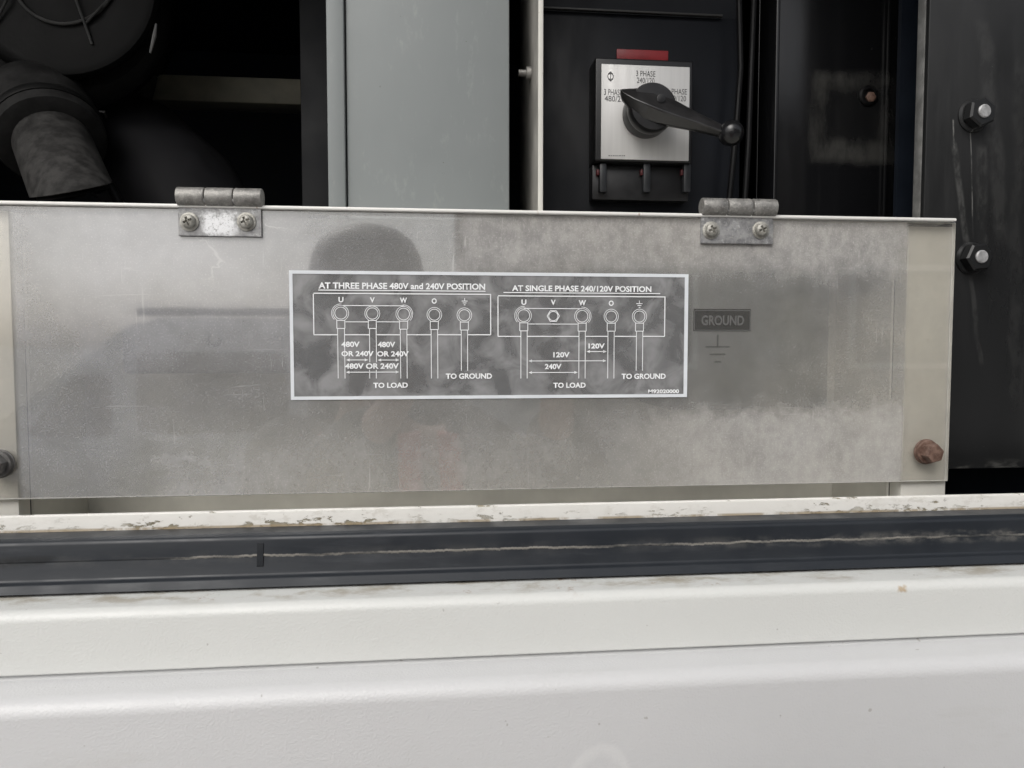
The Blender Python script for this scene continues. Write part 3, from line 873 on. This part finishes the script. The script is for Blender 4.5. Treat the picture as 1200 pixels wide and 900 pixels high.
# ------------------------------------------------------------------ glossy black panel with pale rectangular ring
YG = .135
def ring_mark(t, c):  # soft, ragged paler ring mixed into the panel colour
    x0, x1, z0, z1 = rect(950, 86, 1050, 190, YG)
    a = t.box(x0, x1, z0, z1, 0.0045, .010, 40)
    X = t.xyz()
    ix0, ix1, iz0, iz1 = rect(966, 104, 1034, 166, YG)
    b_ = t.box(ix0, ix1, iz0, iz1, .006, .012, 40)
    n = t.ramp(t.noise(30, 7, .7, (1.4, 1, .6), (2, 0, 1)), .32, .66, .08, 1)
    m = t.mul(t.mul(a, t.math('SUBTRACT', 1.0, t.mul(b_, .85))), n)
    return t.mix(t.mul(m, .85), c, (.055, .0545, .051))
M_GLOSS = black_panel('glossy_black_enamel', (.0060, .0062, .0070), .20, True, ring_mark)
xg0, xg1 = P(888, 130, YG).x, P(1092, 130, YG).x
G = thing('bay_side_panel', ((xg0 + xg1) / 2, YG, -.40), 'glossy black panel with a pale rectangular outline and a rusty hole', 'metal panel')
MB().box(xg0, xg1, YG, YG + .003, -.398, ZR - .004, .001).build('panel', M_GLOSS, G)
for px in (1036,):
    xx = P(px, 130, YG).x
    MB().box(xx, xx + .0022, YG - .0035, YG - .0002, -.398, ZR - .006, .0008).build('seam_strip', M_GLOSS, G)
xx = P(893, 130, YG).x
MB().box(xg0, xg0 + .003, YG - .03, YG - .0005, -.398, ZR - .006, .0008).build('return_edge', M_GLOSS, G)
c = P(1018, 112, YG - .001); c.y = YG - .0003
n_ = MB().lathe([(.0078, 0), (.0080, .001), (.0066, .0022), (.0050, .0022), (.0044, .0006)], c, n=14, twist=.2).build('torn_hole_rim', M_CABLE, G)
MB().lathe([(.0040, .0006), (.0042, .0026), (.0026, .0034)], Vector((c.x + .001, c.y, c.z - .0015)), n=6).build('rust_plug', M_RUST, G)

# ------------------------------------------------------------------ right hand black panel with nuts
YR = .030
def runs(t, c):
    X = t.xyz()
    def run(px0, py0, px1, py1, wpx, amt, c, wob=.006, sc=18):
        a, b_ = P(px0, py0, YR), P(px1, py1, YR)
        f = t.math('DIVIDE', t.math('SUBTRACT', X['Z'], a.z), b_.z - a.z)
        xc = t.math('ADD', t.mul(f, b_.x - a.x), a.x)
        xc = t.math('ADD', xc, t.mul(t.math('SUBTRACT', t.noise(sc, 3, .5, (.02, .02, 1)), .5), wob))
        d = t.math('ABSOLUTE', t.math('SUBTRACT', X['X'], xc))
        mm = t.mul(t.ramp(d, wpx * .0002, wpx * .0006, 1, 0), t.mul(t.ramp(f, -.02, .05), t.ramp(f, .9, 1.02, 1, 0)))
        mm = t.mul(mm, t.ramp(t.noise(150, 6, .7, (1, 1, .5)), .38, .60, .1, 1))
        return t.mix(t.mul(mm, amt), c, (.22, .22, .21))
    c = run(1117, 140, 1118, 175, 1.2, .7, c, .001)
    c = run(1117, 165, 1134, 290, 5, .22, c, .004)
    c = run(1137, 150, 1141, 280, 1.0, .45, c, .003)
    c = run(1150, 170, 1152, 290, 9, .10, c, .008)
    c = run(1150, 20, 1178, 290, 12, .07, c, .02)
    c = run(1137, 320, 1150, 430, 4, .10, c, .01)
    c = run(1195, 60, 1188, 480, 10, .05, c, .02)
    foot = t.mul(t.ramp(X['Z'], P(1150, 548, YR).z, P(1150, 535, YR).z, 1, 0), t.ramp(t.noise(120, 6, .7, (.3, 1, 1)), .45, .62))
    return t.mix(t.mul(foot, .5), c, (.14, .14, .13))
M_RBLK = black_panel('satin_black_enamel', (.0125, .0130, .0135), .34, True, runs)
xr0 = P(1086, 130, YR).x
zb = P(1150, 549, YR).z
Rp = thing('end_panel', (xr0, YR, zb), 'black enamel panel with chalky runs and two stud nuts beside the cover', 'metal panel')
MB().box(xr0, XB - .03, YR, YR + .004, zb, ZR - .004, .0008).build('panel', M_RBLK, Rp)
MB().box(xr0, xr0 + .0016, YR + .0042, YR + .012, zb, ZR - .004, .0004).build('folded_edge', plain('lit_edge', (.17, .17, .165), .45, 0, .3, 120), Rp)  # light catching the fold is put into this paler colour
MB().box(xr0 + .02, XB - .03, .09, .094, -.398, ZR - .006).build('inner_plate', M_BAY, Rp)
def stud_nut(px, py, label, tw):
    c = P(px, py, YR); c.y = YR - .0003
    o = thing('stud_nut', c, label, 'nut', 'nuts on the black end panel')
    MB().lathe([(.0106, 0), (.0108, .0008), (.0096, .0024), (.006, .0025)], c, n=28).build('flange', M_RBLK, o)
    MB().lathe([(.0092, .0024), (.0098, .0032), (.0097, .0086), (.0084, .0098), (.0050, .0098)], c, n=6, twist=tw).build('nut', M_RBLK, o, 20)
    MB().lathe([(.0043, .0097), (.0043, .0106), (.0036, .0112)], c, n=20).build('stud', plain('stud_zinc', (.36, .36, .36), .5, .3, .25, 300), o)
stud_nut(1140, 136, 'black painted nut with bare stud tip, on the black end panel above the cover', .4)
stud_nut(1137, 303, 'black painted nut with bare stud tip, low on the end panel beside the cover corner', .1)

# ------------------------------------------------------------------ engine bay at the left
M_ENG = plain('dusty_black_plastic', (.0045, .0045, .0045), .6, 0, .4, 40, .2)
M_DUST = plain('dusty_rubber', (.017, .0168, .0165), .75, 0, .45, 60, .3)
M_WIRE = plain('dull_wire', (.05, .05, .049), .45, .3, .2, 100)
yd = .16
def circ(px, py, rp, y, n=64):
    c = P(px, py, y); r = rp * (P(px + 1, py, y).x - P(px, py, y).x)
    return [Vector((c.x + r * math.cos(2 * math.pi * k / n), y, c.z + r * math.sin(2 * math.pi * k / n))) for k in range(n)]
D = thing('air_cleaner', P(72, 0, yd), 'round black air cleaner canister with wire clip ring, in the dark engine bay', 'air cleaner')
MB().loft([circ(70, -22, 104, yd - .002), circ(70, -22, 113, yd), circ(70, -22, 118, yd + .004), circ(70, -20, 119, yd + .014), circ(70, -19, 116, yd + .018)]).build('lid', M_ENG, D, 40)
MB().loft([circ(71, -8, 121, yd + .019), circ(72, 0, 126, yd + .024), circ(72, 6, 130, yd + .030), circ(72, 8, 130, yd + .040), circ(73, 9, 126, yd + .044)]).build('rim', M_ENG, D, 40)
MB().loft([circ(80, 12, 120, yd + .045), circ(95, 20, 116, yd + .18)]).build('canister', M_ENG, D, 40)
pts = [P(75 + 63 * math.cos(t), -35 + 63 * math.sin(t), yd - .004) for t in [2 * math.pi * k / 48 for k in range(49)]]
MB().tube(pts, .0013, 8).build('wire_ring', M_WIRE, D)
for a, b_ in (((22, -30), (-8, 32)), ((82, -20), (108, 52)), ((100, 28), (128, -2))):
    MB().tube([P(*a, yd - .004), P((a[0] + b_[0]) / 2, (a[1] + b_[1]) / 2, yd - .006), P(*b_, yd - .003)], .0010, 8).build('wire_clip', M_WIRE, D)
m = MB().tube([P(176, 62, yd + .003), P(181, 42, yd + .003), P(183, 28, yd + .004)], [.0008, .0016, .0008], 8); m.build('scuffed_edge', plain('scuff', (.12, .12, .118), .6), D)

E_ = thing('intake_elbow', P(60, 165, .15), 'dusty grey rubber intake elbow with wide collar under the air cleaner', 'hose elbow')
ye = .135
ax0, ax1 = P(46, 128, ye + .045), P(84, 222, ye - .020)
ax = (ax1 - ax0)
def oring(f, r, squash=1.0, n=40):
    o_ = ax0 + ax * f; t = ax.normalized(); u = t.cross(Vector((0, 1, 0))).normalized(); v = u.cross(t)
    return [o_ + u * r * math.cos(2 * math.pi * k / n) + v * r * squash * math.sin(2 * math.pi * k / n) for k in range(n)]
def cutring(r, d):
    t = ax.normalized(); nn = Vector((.20, .32, -1)).normalized(); out = []
    for p in oring(1.0, r):
        out.append(p + t * ((ax1 + nn * d - p).dot(nn) / t.dot(nn)))
    return out
MB().loft([oring(-.15, .030), oring(-.05, .036), oring(.05, .0375), oring(.38, .0375), oring(.44, .036), oring(.46, .030)]).build('collar', M_DUST, E_, 40)
MB().loft([oring(.40, .025), oring(.47, .0262), oring(.75, .0262), cutring(.0262, 0), cutring(.0235, .0006)]).build('spout', plain('pale_dusty_rubber', (.032, .0312, .030), .8, 0, .5, 90, .4), E_, 40)
MB().loft([cutring(.0225, .0008), cutring(.0225, .003)]).build('outlet_flap', M_ENG, E_, 40)
m = MB().tube([P(-60, 118, ye + .05), P(-20, 128, ye + .045), P(20, 138, ye + .05)], [.030, .031, .030], 24); m.build('inlet_pipe', M_DUST, E_, 60)

m = MB().tube([P(95, 150, .26), P(160, 182, .25), P(215, 232, .23), P(250, 300, .21)], [.045, .050, .050, .048], 32)
o = m.build('engine_duct', plain('duct_grey', (.0085, .0083, .0095), .7, 0, .3, 40), None, 60); tag(o, 'dark round duct sloping down beyond the intake elbow', 'duct')
m = MB().box(*(lambda r: (r[0], r[1], .30, .33, r[2], r[3]))(rect(120, 88, 353, 119, .30)), .002)
o = m.build('frame_beam', plain('beam_primer', (.19, .18, .135), .6, 0, .15, 40)); tag(o, 'drab olive crossbeam far back in the dark engine bay', 'beam')
m = MB().tube([P(172, 88, .26), P(154, 160, .25)], .009, 12)
o = m.build('support_strut', M_DUST); tag(o, 'short grey strut standing beside the air cleaner rim', 'strut')
x0, x1, z0, z1 = rect(352, -40, 381, 260, .20)
o = MB().box(x0, x1 + .03, .20, .204, -.398, ZR - .006, .001).build('bay_divider', plain('divider_blue_black', (.0035, .0042, .0055), .5, 0, .2, 30)); tag(o, 'narrow blue-black upright plate against the grey column in the engine bay', 'divider plate')
m = MB().tube([P(112, 222, .16), P(128, 216, .155), P(140, 240, .15), P(150, 300, .15)], .004, 12)
o = m.build('hose', M_CABLE); tag(o, 'thin black hose hooked below the intake elbow', 'hose')

MB().lathe([(.0045, 0), (.0045, .004), (.003, .005)], P(116, 213, .128), (0, -1, .1), 6).build('clamp_screw', M_DULLSTEEL, E_)
MB().loft([oring(.30, .0383), oring(.31, .0388), oring(.36, .0388), oring(.37, .0383)]).build('collar_band', M_ENG, E_, 40)
MB().tube([P(112, 137, yd + .02), P(116, 131, yd + .015), P(122, 131, yd + .015), P(124, 137, yd + .02)], .0011, 8).build('bail_loop', M_WIRE, D)
for nm in ('bay_dark_paint', 'dusty_black_plastic', 'dusty_rubber', 'pale_dusty_rubber', 'duct_grey', 'divider_blue_black', 'cable_jacket', 'dull_wire', 'bay_plate_paint', 'joint_rubber', 'seal_rubber'):
    bpy.data.materials[nm].node_tree.nodes['Principled BSDF'].inputs['Specular IOR Level'].default_value = .18 if nm != 'seal_rubber' else .38
# ------------------------------------------------------------------ what the cover mirrors: photographer, parked van, building
ZG = -1.62
def mirror(px, py, y):
    p = P(px, py, y); p.y = -y
    return p
def skin(name, verts, edges, mat, parent, sub=1, root=0):
    me = bpy.data.meshes.new(name)
    me.from_pydata([v[0] for v in verts], edges, [])
    o = bpy.data.objects.new(name, me); C.objects.link(o)
    o.modifiers.new('skin', 'SKIN')
    for d, v in zip(me.skin_vertices[0].data, verts):
        r = v[1] if isinstance(v[1], tuple) else (v[1], v[1])
        d.radius = r; d.use_root = False
    me.skin_vertices[0].data[root].use_root = True
    sb = o.modifiers.new('sub', 'SUBSURF'); sb.levels = sb.render_levels = sub
    m2 = bpy.data.meshes.new_from_object(o.evaluated_get(bpy.context.evaluated_depsgraph_get()))
    bpy.data.objects.remove(o); bpy.data.meshes.remove(me)
    m2.name = name; m2.materials.clear(); m2.materials.append(mat)
    for f in m2.polygons: f.use_smooth = True
    off = parent.location
    for v in m2.vertices: v.co -= off
    o = bpy.data.objects.new(name, m2); C.objects.link(o); o.parent = parent
    return o
hc = mirror(430, 352, .89)
PS = thing('person', (hc.x, hc.y - .10, ZG), 'photographer in dark hard hat and red striped vest holding up a phone', 'person')
V = lambda x, y, z: Vector((hc.x + x, hc.y + y, hc.z + z))
M_SKIN = plain('skin', (.36, .21, .15), .5, 0, .06, 20)
M_JKT = plain('work_jacket', (.045, .05, .05), .8, 0, .15, 20)
M_TRS = plain('work_trousers', (.03, .035, .05), .8, 0, .15, 20)
M_VEST = plain('red_vest_fabric', (.55, .06, .04), .7, 0, .1, 30)
M_HAT = plain('hat_shell', (.05, .05, .05), .4, 0, .05, 20)
pelv, chest, neck = V(.0, -.12, -.78), V(0, -.11, -.38), V(0, -.06, -.17)
sh = {-1: V(-.19, -.10, -.26), 1: V(.19, -.10, -.26)}
wr = {-1: Vector((-.045, -.475, -.075)), 1: Vector((.150, -.475, -.075))}
el = {s_: (sh[s_] * .5 + wr[s_] * .5) + Vector((s_ * .07, -.02, -.13)) for s_ in (-1, 1)}
bv = [(pelv, (.12, .09)), (chest, (.13, .09)), (neck, .052), (V(0, -.02, -.09), (.058, .066)), (V(0, .0, -.02), (.072, .088)), (V(0, -.005, .05), (.072, .088)), (V(0, -.01, .09), (.055, .065))]
be = [(0, 1), (1, 2), (2, 3), (3, 4), (4, 5), (5, 6)]
for s_ in (-1, 1):
    n0 = len(bv)
    bv += [(sh[s_], .055), (el[s_], .038), (wr[s_], (.022, .026))]
    be += [(1, n0), (n0, n0 + 1), (n0 + 1, n0 + 2)]
    palm = wr[s_] + Vector((-s_ * .002, .018, .055)); bv.append((palm, (.030, .016))); be.append((n0 + 2, n0 + 3)); ip = n0 + 3
    for k, (dz, ln) in enumerate(((-.010, .020), (.006, .024), (.022, .025), (.037, .022))):
        b0 = len(bv)
        a0 = palm + Vector((-s_ * .008, .016, dz - .004))
        bv += [(a0, .009), (a0 + Vector((-s_ * ln * .9, .006, .006)), .0085), (a0 + Vector((-s_ * ln * 1.7, .001, .008)), .0075)]
        be += [(ip, b0), (b0, b0 + 1), (b0 + 1, b0 + 2)]
    b0 = len(bv); a0 = palm + Vector((-s_ * .012, -.020, -.018))
    bv += [(a0, .011), (a0 + Vector((-s_ * .026, -.002, .016)), .0095), (a0 + Vector((-s_ * .040, .004, .026)), .008)]
    be += [(n0 + 2, b0), (b0, b0 + 1), (b0 + 1, b0 + 2)]
    n1 = len(bv)
    bv += [(V(s_ * .10, -.12, -.86), .085), (V(s_ * .11, -.10, -1.22), .055), (Vector((hc.x + s_ * .12, hc.y - .13, ZG + .09)), .038)]
    be += [(0, n1), (n1, n1 + 1), (n1 + 1, n1 + 2)]
skin('body', bv, be, M_SKIN, PS, 2)
jv = [(V(0, -.12, -.80), (.155, .115)), (V(0, -.12, -.58), (.15, .11)), (chest, (.165, .115)), (V(0, -.07, -.215), (.085, .075))]
je = [(0, 1), (1, 2), (2, 3)]
for s_ in (-1, 1):
    n0 = len(jv); cuff = wr[s_].lerp(el[s_], .12)
    jv += [(sh[s_], .075), (el[s_], .055), (cuff, .040)]; je += [(2, n0), (n0, n0 + 1), (n0 + 1, n0 + 2)]
skin('jacket', jv, je, M_JKT, PS, 2)
tv = [(V(0, -.12, -.82), (.15, .11))]; te_ = []
for s_ in (-1, 1):
    n0 = len(tv)
    tv += [(V(s_ * .10, -.12, -.90), .10), (V(s_ * .11, -.10, -1.22), .072), (Vector((hc.x + s_ * .12, hc.y - .13, ZG + .07)), .060)]
    te_ += [(0, n0), (n0, n0 + 1), (n0 + 1, n0 + 2)]
    bo = [(Vector((hc.x + s_ * .12, hc.y - .14, ZG + .12)), .052), (Vector((hc.x + s_ * .12, hc.y - .13, ZG + .052)), .050), (Vector((hc.x + s_ * .125, hc.y + .06, ZG + .040)), (.045, .038))]
    skin('boot', bo, [(0, 1), (1, 2)], plain('boot_leather', (.03, .022, .015), .6), PS, 2)
skin('trousers', tv, te_, M_TRS, PS, 2)
for s_ in (-1, 1):
    for dx in (.075, .15):
        a_ = [V(s_ * dx, .010, -.78), V(s_ * dx * 1.02, .022, -.55), V(s_ * dx, .018, -.38), V(s_ * dx * .95, -.03, -.24)]
        mb = MB()
        mb.loft([[p + Vector((-.020, -.030, 0)), p + Vector((.020, -.030, 0)), p + Vector((.020, .010, 0)), p + Vector((-.020, .010, 0))] for p in a_])
        mb.build('vest_stripe', M_VEST, PS)
hat = MB()
hat.lathe([(.101, -.004), (.101, .0), (.100, .02), (.094, .05), (.080, .075), (.055, .093), (.025, .101), (.008, .1025)], V(0, -.005, .030), (0, 0, 1), 40)
hat.build('hard_hat', M_HAT, PS, 50)
MB().lathe([(.090, -.003), (.126, -.004), (.128, -.001), (.100, .004)], V(0, .006, .030), (0, .1, 1), 40).build('hat_brim', M_HAT, PS, 50)
MB().lathe([(.010, 0), (.0085, .010), (.004, .016)], V(0, .082, -.030), (0, 1, -.35), 12).build('nose', M_SKIN, PS, 60)
for s_ in (-1, 1):
    MB().lathe([(.004, -.006), (.020, -.003), (.022, .002), (.012, .006)], V(s_ * .080, -.008, -.02), (s_, -.3, 0), 16).build('ear', M_SKIN, PS, 60)
    MB().lathe([(.002, -.004), (.010, 0), (.008, .004), (.002, .006)], V(s_ * .030, .077, .0), (0, 1, 0), 14).build('eye', plain('eye_dark', (.05, .04, .035), .2), PS, 60)
MB().lathe([(.003, -.004), (.016, 0), (.012, .003), (.003, .004)], V(0, .074, -.065), (0, 1, 0), 14).build('mouth', plain('lip_skin', (.27, .11, .09), .5), PS, 60)
PH = thing('phone', Vector((.052, -.437, -.036)), 'black phone held sideways by the photographer, mirrored in the cover', 'phone')
MB().box(-.022, .126, -.4405, -.4325, -.036, .036, .0035, 3).build('case', M_BLKGL, PH)
MB().lathe([(.011, 0), (.011, .0012), (.009, .0016)], Vector((0, -.4324, 0)), (0, 1, 0), 24).build('lens_ring', M_DULLSTEEL, PH)

# parked van
yv = 5.3
M_VAN = plain('silver_van_paint', (.62, .63, .66), .3, .2, .04, 3)
M_GLASS = plain('dark_car_glass', (.012, .014, .016), .08)
M_TYRE = plain('tyre_rubber', (.02, .02, .02), .8)
M_RIM = plain('alloy_rim', (.45, .45, .46), .35, .7)
a0, a1 = P(20, 492, yv), P(148, 388, yv)
rz = P(240, 372, yv).z
VN = thing('parked_van', Vector((a1.x + 1.0, -yv - .9, ZG)), 'silver van with dark side windows parked across the yard, mirrored in the cover', 'van')
o_ = [(a0.x - .95, ZG + .32), (a0.x - 1.0, ZG + .62), (a0.x - .85, ZG + .90), (a0.x - .1, a0.z), (a1.x, a1.z + .03), (a1.x + .25, rz), (a1.x + 3.1, rz - .02), (a1.x + 3.35, rz - .5), (a1.x + 3.40, ZG + .5), (a1.x + 3.35, ZG + .32)]
o_ = fillet(o_, [.06, .12, .2, .2, .12, .3, .25, .3, .15, .08], 6)
mb = MB(); mb.loft([[Vector((x, -yv - 1.8 + dd, z)) for x, z in o_] for dd in (0,)] + [[Vector((x, -yv, z)) for x, z in o_]])
mb.build('body', M_VAN, VN, 30)
def pane(pts, y0, y1):
    MB().loft([[Vector((x, y1, z)) for x, z in pts], [Vector((x, y0, z)) for x, z in pts]]).build('window', M_GLASS, VN, 30)
wz0, wz1 = P(80, 512, yv).z, P(80, 404, yv).z
bx = P(131, 470, yv).x
pane(fillet([(P(28, 500, yv).x, wz0), (bx, wz0), (bx, P(131, 440, yv).z + .02), (P(85, 442, yv).x, P(85, 440, yv).z)], [.03, .06, .06, .08]), -yv + .006, -yv - .02)
for k in range(2):
    q0 = bx + .18 + k * 1.25
    pane(fillet([(q0, wz0 + .02), (q0 + 1.1, wz0 + .02), (q0 + 1.1, wz1 - .06), (q0, wz1 - .06)], [.06] * 4), -yv + .006, -yv - .02)
for wx in (a0.x - .15, a1.x + 2.55):
    for yy, dr in ((-yv + .004, 1), (-yv - 1.804, -1)):
        ty = MB().lathe([(.20, -.20), (.31, -.19), (.33, -.14), (.33, -.03), (.30, .0), (.22, .004)], (wx, yy, ZG + .33), (0, dr, 0), 40).build('wheel', M_TYRE, VN, 40)
        MB().lathe([(.05, .012), (.19, .006), (.205, .012), (.21, -.02)], (wx, yy, ZG + .33), (0, dr, 0), 32).build('rim', M_RIM, ty, 40)
MB().box(a1.x + .05, a1.x + 3.0, -yv - .12, -yv - .05, rz + .012, rz + .075, .012).build('roof_rail', M_TYRE, VN)
MB().box(a0.x - 1.0, a0.x - .9, -yv - .34, -yv - .06, ZG + .66, ZG + .80, .02).build('headlight', M_RIM, VN)

# plain beige building
yb_ = 9.0
bx0 = P(550, 300, yb_).x
BG = thing('block_building', Vector((bx0 + 8, -yb_ - 4, ZG)), 'brown rendered building across the yard, mirrored in the cover', 'building')
MB().box(bx0, bx0 + 16, -yb_ - 8, -yb_, ZG + .002, ZG + 5.4).build('wall', plain('brown_render', (.20, .17, .145), .8, 0, .12, 2), BG)
MB().box(bx0 - .25, bx0 + 16.2, -yb_ - 8.2, -yb_ + .3, ZG + 5.402, ZG + 5.6, .03).build('roof', M_DULLSTEEL, BG)
for k in range(4):
    q0 = bx0 + 1.5 + k * 3.6
    fr_ = MB().box(q0, q0 + 1.5, -yb_ + .002, -yb_ + .06, ZG + 1.3, ZG + 2.7, .01).build('window', M_FRAMEW, BG)
    MB().box(q0 + .08, q0 + 1.42, -yb_ + .062, -yb_ + .068, ZG + 1.38, ZG + 2.62).build('pane', M_GLASS, fr_)
